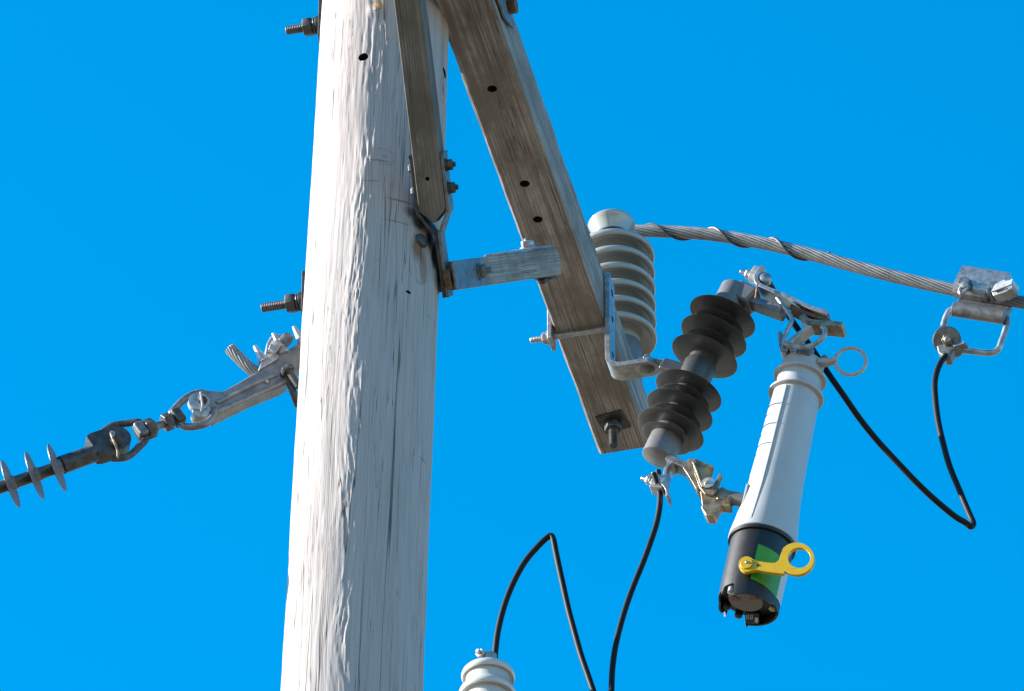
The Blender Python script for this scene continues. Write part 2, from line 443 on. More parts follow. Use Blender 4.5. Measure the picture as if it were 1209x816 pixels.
# keep the last strip of faces from wrapping back to u = 0
nq = (nr-1)*NS; q4 = uvv[:nq*4].reshape(-1, 4, 2)
wrap = (li[:nq*4].reshape(-1, 4) % NS); last = wrap.max(1) == NS-1
fixm = (wrap == 0) & last[:, None]; q4[..., 0][fixm] = 2*math.pi*.134; uvv[:nq*4] = q4.reshape(-1, 2)
ul.data.foreach_set('uv', uvv.ravel())
me.shade_smooth(); me.set_sharp_from_angle(angle=R(60)); me.materials.append(pole_material())
pole = bpy.data.objects.new('utility_pole', me); COL.objects.link(pole); pole.location = pbase
pole.matrix_basis = Matrix.Translation(pbase)
tag(pole, 'tall round weathered grey wooden pole, lit white on its sunny side', 'utility pole')
def hole_cyl(px, py, r, dirv, dp=.09):
    th, z0 = pole_tz(px, py); ax = paxis(z0); q = Vector((ax.x+prad(z0)*math.cos(th), ax.y+prad(z0)*math.sin(th), z0))
    return MB().cyl(q-dirv*.05, q+dirv*dp, r, seg=20)
carve(pole, [hole_cyl(429, 68, .0105, a), hole_cyl(524, 92, .0125, -c), hole_cyl(482, 345, .004, a, .03)])

# ------------------------------------------------------------------ crossarm
TEND = 1.455; TNEAR = -1.45
def arm_pt(t, cc=0, zz=0): return AX + a*t + c*cc + Z*zz
def beam(p0, p1, wdir, w, h, name, mat, parent=None, bev=.004, nseg=60, amp=.0009, seed=1, chamfer=None):
    d = (p1-p0); L = d.length; X = d.normalized(); Y = (wdir-X*wdir.dot(X)).normalized(); Zv = X.cross(Y)
    mb = MB(); vs = []; fs_ = []; b = bev; cs = []
    cr = [(-w/2+b, -h/2), (w/2-b, -h/2), (w/2, -h/2+b), (w/2, h/2-b), (w/2-b, h/2), (-w/2+b, h/2), (-w/2, h/2-b), (-w/2, -h/2+b)]
    n = len(cr)
    for i in range(nseg+1):
        x = L*i/nseg
        for k, (y, z_) in enumerate(cr):
            j = Vector((mnoise.noise(Vector((x*9, k*3.1, seed))), mnoise.noise(Vector((x*9, k*3.1+50, seed))), 0))*amp
            j += Vector((mnoise.noise(Vector((x*60, k*3.1, seed+9))), mnoise.noise(Vector((x*60, k*3.1+50, seed+9))), 0))*amp*.5
            vs.append(p0+X*x+Y*(y+j.x)+Zv*(z_+j.y))
    for i in range(nseg):
        for k in range(n):
            k2 = (k+1) % n; fs_.append((i*n+k, i*n+k2, (i+1)*n+k2, (i+1)*n+k))
    fs_.append(tuple(range(n))[::-1]); fs_.append(tuple(nseg*n+k for k in range(n)))
    mb.add(vs, fs_)
    return mb.build(name, mat, parent, M=frame(p0, X, Y), sharp=30)
arm = beam(arm_pt(TNEAR), arm_pt(TEND), c, AW, AH, 'crossarm', M['arm'], bev=.005, nseg=260, amp=.0017)
tag(arm, 'heavy square weathered timber arm crossing the pole and running down to the right', 'crossarm')
ZB = AX - Z*(AH/2)
cuts = []
for px, py, r in ((581, 105, .0105), (619.5, 217, .011), (635, 259, .0105)):
    q = pl(px, py, ZB, Z); cuts.append(MB().cyl(q-Z*.03, q+Z*.10, r, seg=20))
carve(arm, cuts)

def bolt_set(root, p, ax, hr, hh, wr=None, wt=.004, mat='galv_dull', wmat=None, shank=0, sr=None, names=('nut', 'washer', 'shank')):
    """nut on a washer at p, pointing along ax"""
    ax = ax.normalized(); q = p
    if wr:
        MB().cyl(q, q+ax*wt, wr, seg=24).build(names[1], M[wmat or mat], root, bev=.0006); q = q+ax*wt
    n = MB().hexn(q, ax, hr, hh).build(names[0], M[mat], root, bev=.0006)
    if shank: MB().thread(q+ax*hh*.9, q+ax*(hh+shank), sr or hr*.5).build(names[2], M[mat], root)
    return n

# ------------------------------------------------------------------ through bolts on the pole's left
def left_bolt(tip, nut0, nut1, plate_c, plh, label, right=None):
    zc = pl(plate_c[0], plate_c[1], p0, YN).z; ax = paxis(zc)
    face = Vector((ax.x, ax.y, zc)) - c*(prad(zc)+.004)
    # the near surface where the plate sits is seen edge-on
    n1 = pl(nut1[0], nut1[1], face, a); n0 = pl(nut0[0], nut0[1], face, a); tp = pl(tip[0], tip[1], face, a)
    d = -c
    base = face.copy(); base.z = n1.z
    L = lambda q: (q-base).dot(d)
    root = thing('through_bolt', base, label, 'bolt', 'through bolts in the pole')
    seg = []
    for k in range(13):                                   # curved washer plate hugging the pole
        t = -.036+.072*k/12; rr = prad(zc)+.003
        seg.append(Vector((ax.x, ax.y, 0))-c*(math.sqrt(rr*rr-t*t))+a*t+Z*(base.z))
    MB().strap(seg, Z, plh, .007).build('washer_plate', M['dark'], root, bev=.001)
    bx = Vector((ax.x, ax.y, base.z)) - c*(prad(zc)+.006)
    MB().cyl(bx, bx+d*.008, .021).build('round_washer', M['dark'], root, bev=.0008)
    MB().tube([bx+d*.010+Vector((0, 0, 0))+(a*math.cos(q)+Z*math.sin(q))*.015+d*(.0035*q/6.28) for q in np.linspace(0, 6.0, 24)], .0034, 8).build('spring_washer', M['dark'], root)
    MB().hexn(bx+d*.0165, d, .0205, .020, Z).build('nut', M['dark'], root, bev=.001)
    MB().thread(bx+d*.03, bx+d*(max(.06, (tp-bx).dot(d))), .0098).build('shank', M['dark'], root)
    return root, bx
b1, b1x = left_bolt((338, 34), (358, 32), (370, 31), (381, 28), .115, 'dark threaded bolt and nut sticking out left near the top of the pole')
b2, b2x = left_bolt((309, 362), (342, 358), (352, 357), (363, 347), .10, 'dark threaded bolt and nut sticking out left above the conductor clamp')
zc = b2x.z; pc = paxis(zc)
RP = prad(zc); RB = pc + c*RP
MB().hexn(RB+c*.017, c, .021, .013, Z).build('bolt_head', M['rust'], b2, bev=.001)
# round bolt head half hidden by the brace bracket
th, z0 = pole_tz(497, 285); ax_ = paxis(z0); nrm = Vector((math.cos(th), math.sin(th), 0)); q = Vector((ax_.x, ax_.y, z0))+nrm*prad(z0)
rb = MB().lathe(q-nrm*.012, nrm, [(0, .0155), (.014, .0155), (.018, .013), (.020, .006), (.0203, .001)], 28).build('carriage_bolt', M['dark'])
tag(rb, 'dark round bolt head set in the sooty stain on the pole beside the forked bracket', 'bolt')

# ------------------------------------------------------------------ brace coming towards the viewer
BW = .054
b1v = (-a*.707+Z*.707+c*.050).normalized()
n1 = b1v.cross(c).normalized()                       # out of its underside or back
if n1.dot(FWD) > 0: n1 = -n1
cb1 = (c-b1v*c.dot(b1v)).normalized()
T1 = pl(512, 264, pc+c*(RP-.01)-a*.085, a)
root = thing('wood_brace', T1, 'dark square timber brace in a forked steel bracket, in front of the pole', 'brace', 'timber braces under the crossarm')
def t1(s, y, n=0): return T1+b1v*s+cb1*y-n1*n
mb = MB().prism([t1(.0, 0), t1(.026, BW/2), t1(1.2, BW/2), t1(1.2, -BW/2), t1(.026, -BW/2)], -n1*.062)
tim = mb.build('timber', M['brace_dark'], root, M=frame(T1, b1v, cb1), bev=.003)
carve(tim, [MB().cyl(t1(.09, -.002, -.02), t1(.09, -.002, .03), .0042, seg=12)])
for sg, nm in ((-1, 0), (1, 1)):
    y = BW/2+.0042
    path = [t1(.135, sg*(y+.004), .03), t1(.128, sg*y, .03), t1(.03, sg*y, .03), t1(.018, sg*(y-.004), .03), t1(-.018, sg*.008+.002, .03), t1(-.032, sg*.0036+.004, .03), t1(-.15, sg*.0036+.006, .03)]
    MB().strap(smooth_path(path, 4), n1, .05, .006).build('strap', M['dark'] if sg < 0 else M['galv_dull'], root, bev=.001)
    for s_ in (.066, .112):
        p_ = t1(s_, sg*(y+.003), .022)
        if sg > 0: bolt_set(root, p_, cb1*sg, .0115, .011, .0135, .003, 'dark', shank=.006)
        else: MB().hexn(p_, cb1*sg, .0095, .007).build('bolt_head', M['galv'], root, bev=.0006)

# ------------------------------------------------------------------ brace running away under the arm
S0 = pl(541, 324.5, RB+a*.03, a); S1 = pl(661, 308, AX+a*.72, a)
dv = (S1-S0).normalized(); cb2 = (c-dv*c.dot(dv)).normalized(); nb = dv.cross(cb2).normalized()
if nb.z < 0: nb = -nb
BH = .058
C0 = S0-cb2*BW/2; C1 = S1-cb2*BW/2
root = thing('wood_brace', C0, 'short looking grey timber brace bolted between pole and underside of the crossarm', 'brace', 'timber braces under the crossarm')
beam(C0, C1, cb2, BW, BH, 'timber', M['brace'], root, bev=.003, nseg=80, amp=.0007, seed=5)
for sg in (-1, 1):
    y = BW/2+.0035
    MB().strap([C0-dv*.05+cb2*sg*(y-.0), C0+dv*.19+cb2*sg*y], nb, BH*.97, .005).build('strap', M['galv_dull'], root, bev=.001)
pb = C0+dv*.155+cb2*(BW/2+.006)
bolt_set(root, pb, cb2, .0145, .011, .0175, .004, 'galv_dull', shank=.012)
# lit plate and bolt on the far end
pe = C1-dv*.10+nb*(BH/2+.004)
MB().strap(smooth_path([pe-dv*.36-nb*.0015, pe-dv*.2-nb*.001, pe-dv*.09+nb*.001, pe+dv*.07+nb*.001], 5), cb2, .050, .005).build('end_plate', M['galv'], root, bev=.001)
bolt_set(root, pe+nb*.004-cb2*.014, nb, .0145, .013, .018, .003, 'galv', shank=.005, sr=.0075)
bolt_set(root, C1-dv*.075-nb*(BH/2), -nb, .013, .009, .018, .003, 'dark', shank=.003)
MB().box(C1-dv*.03-nb*(BH/2+.004), dv, cb2, nb, .05, .03, .007).build('clip', M['dark'], root, bev=.001)

# ------------------------------------------------------------------ hardware on the crossarm
q = pl(724, 497, ZB, Z)                                  # hanging stud with square washer near the arm's tip
root = thing('hanging_bolt', q, 'rusty bolt and square washer hanging below the crossarm tip', 'bolt')
u_ = (a*.985+c*.17).normalized()
MB().box(q-Z*.003, u_, Z.cross(u_), Z, .062, .062, .006).build('square_washer', M['dark'], root, bev=.0015)
MB().hexn(q-Z*.006, -Z, .0205, .020, c).build('nut', M['dark'], root, bev=.001)
MB().thread(q-Z*.024, q-Z*.072, .0105).build('shank', M['dark'], root)
fc = AX+c*(AW/2+.004)                                    # steel plate and bolt on the arm's right face, top of the frame
q = pl(590, 2, fc, c)
root = thing('bolt_plate', q, 'bent steel plate with a rusty bolt head on the right face of the crossarm', 'plate')
t_ = (q-AX).dot(a); zz = (q-AX).z
pp = lambda px, py: pl(px, py, fc, c)
MB().prism([q+a*x+Z*y for x, y in ((-.12, .05), (-.12, -.022), (0.03, -.022), (.105, .018), (.10, .026), (.02, .05))], c*.006).build('plate', M['galv_dull'], root, bev=.001)
MB().hexn(pp(597, 6)+c*.006, c, .022, .017, Z).build('bolt_head', M['rust'], root, bev=.001)

# ------------------------------------------------------------------ cutout mounting bracket
fB = AX+c*(AW/2+.006)
near = pl(717, 430, fB, c); TB = (near-AX).dot(a); ZL = near.z
WB = .052; tb = TB+WB/2
print('bracket t', TB, 'z rel', ZL-AX.z)
def bp(cc, zz, tt=None): return Vector((0, 0, 0))+AX+a*(tb if tt is None else tt)+c*cc+Z*(zz-AX.z)
root = thing('mounting_bracket', bp(AW/2, ZL), 'galvanised angle bracket clamped round the lower crossarm, carrying the grey shed insulator', 'bracket')
x0 = AW/2+.007
ztop = ZL+.262
leg = smooth_path([bp(x0, ztop), bp(x0, ztop-.1), bp(x0, ZL+.03)], 4)+smooth_path([bp(x0, ZL+.022), bp(x0+.005, ZL+.006), bp(x0+.02, ZL-.003)], 4)+[bp(x0+.028, ZL-.004), bp(x0+.085, ZL-.004)]
lo = MB().strap(leg, a, WB, .012).build('angle_iron', M['galv'], root, bev=.0015)
mb = MB()
for k in range(1): pass
rr = WB/2; cx = x0+.085                                    # rounded tip of the foot
arc = [bp(cx-.001, ZL-.010, tb-rr)]+[bp(cx+rr*math.sin(q)*1.0, ZL-.010, tb-rr*math.cos(q)) for q in np.linspace(0.12, math.pi-.12, 12)]+[bp(cx-.001, ZL-.010, tb+rr)]
MB().prism(arc, Z*.012).build('foot_tip', M['galv'], root, bev=.0015)
cut_c = [MB().cyl(bp(x0-.03, zz), bp(x0+.03, zz), r_, seg=20) for zz, r_ in ((ztop-.04, .0095), (ztop-.115, .0085), (ZL+.045, .0085))]
carve(lo, cut_c)
fn = bp(cx-.004, ZL-.0105)
MB().lathe(fn, -Z, [(0, .017), (.001, .0165), (.004, .010), (.005, .001)], 24).build('bolt_head', M['galv_dull'], root)
bolt_set(root, bp(cx-.004, ZL+.002), Z, .014, .013, .018, .004, 'galv', shank=.012)
zu = AX.z-AH/2-.012                                         # clamp rods under and over the arm
for zz in (zu,):
    MB().cyl(bp(-AW/2-.03, zz), bp(AW/2+.006, zz), .0065, seg=16).build('clamp_rod', M['galv'], root)
    MB().thread(bp(-AW/2-.012, zz), bp(-AW/2-.055, zz), .0068).build('rod_thread', M['galv'], root)
    bolt_set(root, bp(-AW/2-.013, zz), -c, .0135, .012, .017, .003, 'galv')
MB().box(bp(-AW/2-.007, AX.z+.005), a, Z, c, .046, AH+.075, .010).build('back_plate', M['galv'], root, bev=.002)

# ------------------------------------------------------------------ shed insulator of the cutout
CP = bp(x0+.12, ZL)                                          # plane of the cutout
def Q(px, py, da=0): return pl(px, py, CP+a*da, a)
iA, iB = Q(776.6, 541), Q(869, 340); IA = (iB-iA).normalized(); IL = (iB-iA).length
def along(px, py): return (Q(px, py)-iA).dot(IA)
cut = thing('fuse_cutout', iA, 'dark grey shed insulator with metal contacts at both ends, holding the white tube', 'cutout')
big = [(853.2, 376.5), (842, 399), (831.5, 422.4), (811.8, 463.8), (800, 486.3), (788.5, 508.9)]
sml = [(848.5, 387), (837.5, 409.5), (806.3, 474.3), (795, 496.8), (784, 519)]
prof = [(along(776.6, 541)+.02, .030)]
ev = sorted([(along(*p), .0755) for p in big]+[(along(*p), .057) for p in sml])
core = .031
for h, r in ev:
    tk = .0022
    prof += [(h+.0030, core), (h+.0026, core+.004), (h+.0012, r*.75), (h-.0002, r-.0016), (h-.0001, r-.0009), (h+.0003, r-.0003), (h+.0010, r), (h+.0019, r-.0001), (h+.0026, r-.0006), (h+.0030, r-.0014), (h+.0052, r*.72), (h+.0078, core+.004), (h+.0105, core)]
prof.append((IL-.03, .030)); 
for i in range(1, len(prof)):
    if prof[i][0] <= prof[i-1][0]: prof[i] = (prof[i-1][0]+.0002, prof[i][1])
MB().lathe(iA, IA, prof, 72).build('shed_stack', M['poly'], cut, sharp=50)
MB().lathe(iA, IA, [(0, .0345), (.0015, .0365), (.075, .0355), (.079, .033)], 40).build('end_fitting', M['cap_grey'], cut)
lug = c*.94-Z*.25
mb = MB().lathe(iA, IA, [(IL-.075, .032), (IL-.073, .0345), (IL-.004, .0325), (IL, .029), (IL+.001, .010)], 40)
mb.build('end_fitting', M['cap_grey'], cut)
e0, e1 = Q(872, 347), Q(889, 356)
MB().box((e0+e1)/2, (e1-e0).normalized(), a, (e1-e0).normalized().cross(a), (e1-e0).length*1.25, .055, .046).build('top_lug', M['cap_grey'], cut, bev=.008, bseg=3)
m0 = (along(824, 438)+along(817, 452))/2
MB().lathe(iA, IA, [(m0-.036, .0335), (m0-.03, .036), (m0+.03, .036), (m0+.036, .0335)], 40).build('centre_band', M['band'], cut)
MB().strap([bp(cx-.018, ZL+.008), Q(778, 431), Q(786, 434)], a, .034, .010).build('centre_lug', M['galv_dull'], cut, bev=.0015)
MB().strap([Q(783, 435), Q(800, 440), Q(815, 446)], a, .046, .030).build('lug_root', M['poly'], cut, bev=.005)

# top contact
def qs(lst, da=0): return [Q(x, y, da) for x, y in lst]
MB().strap(qs([(884, 356), (900, 362), (925, 371)]), a, .036, .018).build('contact_arm', M['galv_dull'], cut, bev=.002)
tp = smooth_path(qs([(903, 321), (898, 327), (895, 335), (898, 342), (908, 347), (930, 356), (955, 368), (979, 376)]), 5)
MB().strap(tp, a, .042, .010).build('spring_arm', M['galv'], cut, bev=.0015)
MB().strap(qs([(979, 376), (980, 384)]), a, .042, .006).build('spring_tip', M['galv_dull'], cut, bev=.001)
MB().strap(qs([(935, 366), (950, 374), (978, 384)]), a, .036, .009).build('backing_arm', M['rust'], cut, bev=.0015)
MB().strap(smooth_path(qs([(948, 378), (956, 385), (968, 387), (984, 388), (997, 390)]), 4), a, .040, .015).build('contact_bar', M['bronze'], cut, bev=.003)
for da in (-.026, .026):                                      # hook bails either side
    MB().tube(smooth_path(qs([(918, 352), (926, 363), (935, 377), (930, 389), (925, 402), (924, 413)], da), 6), .0052, 10).build('hook_rod', M['galv'], cut)
MB().tube(smooth_path(qs([(926, 406), (938, 409), (952, 410), (964, 405), (972, 398), (974, 391), (971, 386)], -.032), 6), .0062, 12).build('hook', M['galv'], cut)
MB().strap(qs([(924, 402), (925, 418)]), a, .062, .008).build('hook_plate', M['galv_dull'], cut, bev=.001)
MB().tube(qs([(893, 341), (894, 336), (893, 345), (892, 352)], -.03), .0018, 6).build('copper_strip', M['copper'], cut)

# bottom hinge
MB().strap(qs([(790, 545), (800, 550), (812, 555)]), a, .040, .016).build('hinge_lug', M['galv_dull'], cut, bev=.002)
MB().strap(smooth_path(qs([(812, 556), (803, 552), (795, 552), (789, 558), (787, 567), (784, 576)]), 5), a, .040, .007).build('terminal_strap', M['galv'], cut, bev=.001)
MB().strap(smooth_path(qs([(778, 571), (784, 576), (789, 583), (790, 591)]), 4), a, .034, .006).build('terminal_jaw', M['galv'], cut, bev=.001)
def plate(lst, da, th, name, mat, bev=.0015): return MB().prism(qs(lst, da), a*th).build(name, mat, cut, bev=bev)
plate([(806, 552), (813, 541.5), (822, 541), (819, 549), (824, 565), (829, 577), (822, 577), (813, 562)], -.020, .040, 'hinge_back', M['bronze'])
MB().prism([Q(820, 541, -.018), Q(843, 550, -.018), Q(840, 560, -.010), Q(829, 566, -.010), Q(822, 556, -.016)], a*.006-Z*.004).build('hinge_top', M['bronze'], cut, bev=.0015)
for da in (-.021, .013):
    plate([(818, 546), (822, 543), (826, 556), (831, 570), (837, 575), (842, 573), (849, 559), (852.5, 559.5), (852, 564), (846, 578), (842, 584), (832, 583), (826, 576), (820, 560)], da, .008, 'hinge_cheek', M['bronze'])
MB().tube(smooth_path(qs([(819, 546), (824, 560), (829.5, 575)], -.023), 5), .0026, 8).build('hinge_rib', M['bronze'], cut)
MB().cyl(Q(836, 572, -.025), Q(836, 572, .025), .0085, seg=20, ch=.001).build('hinge_pin', M['alu'], cut)
MB().lathe(Q(836, 571, -.0215), -a, [(0, .011), (.004, .014), (.005, .006), (.0052, .001)], 24).build('pin_washer', M['alu'], cut)
plate([(826, 578), (842, 580), (853, 574), (862, 580), (862, 598), (851, 597), (846, 601), (829, 599)], -.013, .026, 'hinge_body', M['bronze'], .003)
MB().prism([Q(827, 597, -.015), Q(847, 599, -.015), Q(845, 605, -.015), Q(842, 609, -.015), Q(833, 608.5, -.015), Q(829, 602, -.015)], a*.03).build('hinge_stop', M['bronze'], cut, bev=.003)
MB().box(Q(858, 591, -.014), (Q(866, 593)-Q(850, 589)).normalized(), a, Z, .010, .003, .013).build('stamp_recess', M['rust'], cut)

# terminal clamps holding the leads
root = thing('terminal_clamp', Q(896, 328), 'pale cast clamp with protruding bolt on top of the shed insulator', 'clamp', 'terminal clamps of the cutout')
ua = (Q(873, 320)-Q(893, 327)).normalized()
MB().cyl(Q(904, 331), Q(888, 325), .017, seg=24, ch=.002).build('clamp_body', M['alu'], root)
MB().box(Q(896, 324), ua, a, ua.cross(a), .026, .036, .020).build('clamp_cap', M['alu'], root, bev=.004)
MB().lathe(Q(904, 329, -.014), -a+c*.25, [(-.01, .013), (.004, .013), (.007, .009), (.0075, .001)], 20).build('cable_boss', M['galv'], root)
bolt_set(root, Q(887, 325), ua, .0115, .009, .013, .003, 'galv', shank=.016, sr=.0055)
root = thing('terminal_clamp', Q(777, 574), 'small pale clamp with protruding bolt below the shed insulator', 'clamp', 'terminal clamps of the cutout')
ua = (Q(757, 564)-Q(774, 569)).normalized()
MB().box(Q(777, 571), ua, a, ua.cross(a), .024, .034, .030).build('clamp_body', M['alu'], root, bev=.005)
MB().strap(qs([(769, 577), (784, 579)]), a, .030, .010).build('clamp_cap', M['alu'], root, bev=.002)
bolt_set(root, Q(770, 568), ua, .0115, .009, .013, .003, 'galv', shank=.014, sr=.0055)

# ------------------------------------------------------------------ white interrupter tube
rA, rB = Q(882, 722, .030), Q(949, 428, .030); RA = (rB-rA).normalized(); RL = (rB-rA).length
r1 = (c-RA*c.dot(RA)).normalized(); r2 = RA.cross(r1)             # right, away
if r2.dot(a) < 0: r2 = -r2
rec = thing('interrupter_tube', rA, 'long white tube with black lower cap and yellow pull ring, hanging on the right', 'interrupter')
def rh(px, py): return (Q(px, py, .030)-rA).dot(RA)
hb = rh(900, 637); k_ = MM*.97
def ring(h, r, ex): return [(h-.003, r), (h-.0022, r+ex*.92), (h-.0012, r+ex), (h+.0006, r+ex), (h+.004, r+ex*.45), (h+.010, r)]
rt = lambda h: np.interp(h, [hb, rh(906, 612), rh(911, 590), rh(919, 556), rh(940, 465), rh(946, 440), RL], [x*k_ for x in (40.5, 36.5, 33.5, 31.5, 28.2, 26.2, 25)])
pf = [(hb-.012, .060), (hb-.012, 40.0*k_), (hb-.010, 41*k_), (hb, rt(hb))]
for f in np.linspace(.06, .97, 24):
    h = hb+(RL-hb)*f; pf.append((h, rt(h)))
for h in (rh(940, 468), rh(945, 447)):
    pf = [p for p in pf if abs(p[0]-h) > .012]+ring(h, rt(h), .0095)
pf.sort(); pf += [(RL-.006, 25.4*k_), (RL-.001, 23.5*k_), (RL+.004, 18*k_), (RL+.0055, 8*k_), (RL+.006, .002)]
MB().lathe(rA, RA, pf, 72, r1).build('tube_body', M['white'], rec, sharp=42)
seamv = (-r2*.985+r1*-.17).normalized()                            # moulding seam down the front, thickened to cast shade to its right
sm = []
for h in np.linspace(hb+.004, rh(938.5, 472), 40): sm.append(rA+RA*h+seamv*(rt(h)+.0002))
MB().tube(sm, [float(np.interp(i_, [0, 14, 39], [.0008, .0024, .0026])) for i_ in range(40)], 8).build('mould_seam', M['white'], rec)
MB().lathe(rA, RA, [(hb-.021, .068), (hb-.020, 40.2*k_), (hb-.012, 40.4*k_), (hb-.011, .066)], 64, r1).build('cap_collar', M['black'], rec)
# black cap: a wall with notches and tabs in its lower rim
rc0, rc1 = 37.2*k_, 36.2*k_
nphi = 144; vo = []; fo = []
def rim(ph):                                                       # ph: 0 right, 90 away, 180 left, 270 viewer
    d = math.degrees(ph) % 360
    def sm_(x0, x1, w=5): return min(max((d-x0)/w, 0), 1)*min(max((x1-d)/w, 0), 1)
    h = 0.0
    h += .028*sm_(222, 256, 4)           # front left notch
    h += .022*sm_(152, 224, 5)           # raised left side
    h += .050*sm_(106, 153, 6)           # gap at the back left
    h += .010*sm_(20, 108, 8)            # long tab at the back right
    h -= .014*sm_(156, 182, 6)           # small tab at the back left
    h += .010*sm_(-1, 26, 8)
    h += .006*sm_(330, 360, 10)
    return h
wt = .0045
for i in range(nphi):
    ph = 2*math.pi*i/nphi; dr = r1*math.cos(ph)+r2*math.sin(ph); hl = rim(ph)
    for (h, r) in ((hb-.015, rc0), (.05, rc0*.99), (hl, rc1), (hl, rc1-wt), (hl+.002, rc1-wt), (.05, rc1-wt), (hb-.015, rc1-wt)):
        vo.append(rA+RA*h+dr*r)
m_ = 7
for i in range(nphi):
    j = (i+1) % nphi
    for k in range(m_): fo.append((i*m_+k, j*m_+k, j*m_+(k+1) % m_, i*m_+(k+1) % m_))
capo = MB().add(vo, fo).build('lower_cap', M['black'], rec, sharp=35)
hpz = .030                                                         # recessed underside
bpz = MB().lathe(rA, RA, [(hpz, .001), (hpz, rc1-wt-.001), (hpz+.02, rc1-wt-.001), (hpz+.02, .001)], 48, r1, cap=False).build('cap_floor', M['black'], capo)
MB().lathe(rA-r1*.004-r2*.010, RA, [(hpz-.012, .004), (hpz-.011, .036), (hpz-.006, .040), (hpz+.001, .042)], 40, r1).build('indicator_lens', M['lens'], capo)
for ang in (205, 325):
    q = math.radians(ang); d1 = r1*math.cos(q)+r2*math.sin(q); d2 = RA.cross(d1)
    o_ = rA-r1*.004-r2*.010+RA*(hpz-.0128)
    MB().prism([o_+d1*.012+d2*.003, o_+d1*.031+d2*.009, o_+d1*.031-d2*.009, o_+d1*.012-d2*.003], RA*.0024).build('red_mark', M['red'], capo)
for ang, rr_ in ((238, .052), (12, .052), (128, .050), (168, .052)):
    q = math.radians(ang); o_ = rA+(r1*math.cos(q)+r2*math.sin(q))*rr_+RA*(hpz+.001)
    MB().lathe(o_, -RA, [(0, .0085), (.016, .0085), (.018, .006), (.019, .001)], 18).build('screw', M['galv'] if ang == 238 else M['bronze'] if ang == 12 else M['black'], capo)
# counter window hanging at the back of the cap
q = math.radians(93); dd = r1*math.cos(q)+r2*math.sin(q); o_ = rA+dd*(rc1-.0145)+RA*(.0205); ex = r1
fw = (-dd*.78-RA*.62).normalized(); ey = fw.cross(ex).normalized()
if ey.dot(RA) < 0: ey = -ey
disp = MB().box(o_, ex, ey, fw, .031, .023, .014).build('counter_window', M['glass'], capo, bev=.002)
def seg7(org, sx, sy, segs):
    mb = MB(); L, tw = sx, .0013
    S = {'a': (0, sy, 1), 'g': (0, 0, 1), 'd': (0, -sy, 1), 'f': (-L/2, sy/2, 0), 'b': (L/2, sy/2, 0), 'e': (-L/2, -sy/2, 0), 'c': (L/2, -sy/2, 0)}
    for s_ in segs:
        x, y, hz = S[s_]
        mb.box(org+ex*x+ey*y, ex, ey, fw, (L if hz else tw), (tw if hz else sy), .0008)
    return mb
for x in (-.0095, -.0005):
    seg7(o_+ex*x+ey*.002+fw*.0076, .0046, .0042, 'abcdefg').build('digit', M['digit'], disp)
MB().box(o_+ex*.0105-ey*.004+fw*.0074, ex, ey, fw, .007, .010, .002).build('window_glint', M['digit'], disp)  # pale block painting a glint on the counter window
# stickers wrapped on the cap
def sticker(ph0, ph1, f0, f1, mat, name, n=14, lift=.0006):
    vs = []; fs_ = []
    for i in range(n+1):
        u = i/n; ph = math.radians(ph0+(ph1-ph0)*u); dr = r1*math.cos(ph)+r2*math.sin(ph)
        for k, h in enumerate((f0(u), f1(u))):
            r = rc1+(rc0-rc1)*h/hb
            vs.append(rA+RA*h+dr*(r+lift)); vs.append(rA+RA*h+dr*(r+lift+.0003))
    for i in range(n):
        b = i*4; fs_ += [(b, b+4, b+6, b+2), (b+1, b+3, b+7, b+5), (b, b+1, b+5, b+4), (b+2, b+6, b+7, b+3)]
    fs_ += [(0, 2, 3, 1), (n*4, n*4+1, n*4+3, n*4+2)]
    return MB().add(vs, fs_).build(name, mat, rec)
sticker(282, 342, lambda u: .038-.016*u, lambda u: .128-.012*u, M['green'], 'green_sticker')
sticker(342.5, 372, lambda u: .024, lambda u: .112, M['label'], 'white_sticker')
# yellow pull ring
yd = -(rc0+.016)
def Y(px, py): return pl(px, py, rA+RA*.09+r2*yd, r2)
yo = []; cr_ = (940.5, 659.5); R0 = 20.5
for d in range(-140, 131, 10):
    yo.append((cr_[0]+R0*math.cos(math.radians(d))*1.02, cr_[1]+R0*math.sin(math.radians(d))*.93))
yo += [(925, 677.5), (905, 675), (893, 673)]
for d in range(60, 321, 20): yo.append((881.5+9.5*math.cos(math.radians(d)), 666+9.3*math.sin(math.radians(d))))
yo += [(893, 662), (905, 664), (915, 664.5), (920, 661), (921.5, 655)]
yi = [(943.5+13.2*math.cos(math.radians(d)), 658.5+12*math.sin(math.radians(d))) for d in range(0, 360, 12)]
yel = MB().prism([Y(*p) for p in yo], r2*.009, [[Y(*p) for p in yi]]).build('pull_ring', M['yellow'], rec, bev=.0011, sharp=30)
MB().cyl(Y(881.5, 666)-r2*.003, Y(881.5, 666)+r2*.022, .0135, seg=28, ch=.001).build('pivot_boss', M['yellow'], yel)
MB().sphere(Y(882, 665)-r2*.0025, .0040).build('pivot_screw', M['galv'], yel)
MB().cyl(Y(895, 667.5)-r2*.0008, Y(895, 667.5)+r2*.003, .0028, seg=14).build('rivet', M['dark'], yel)
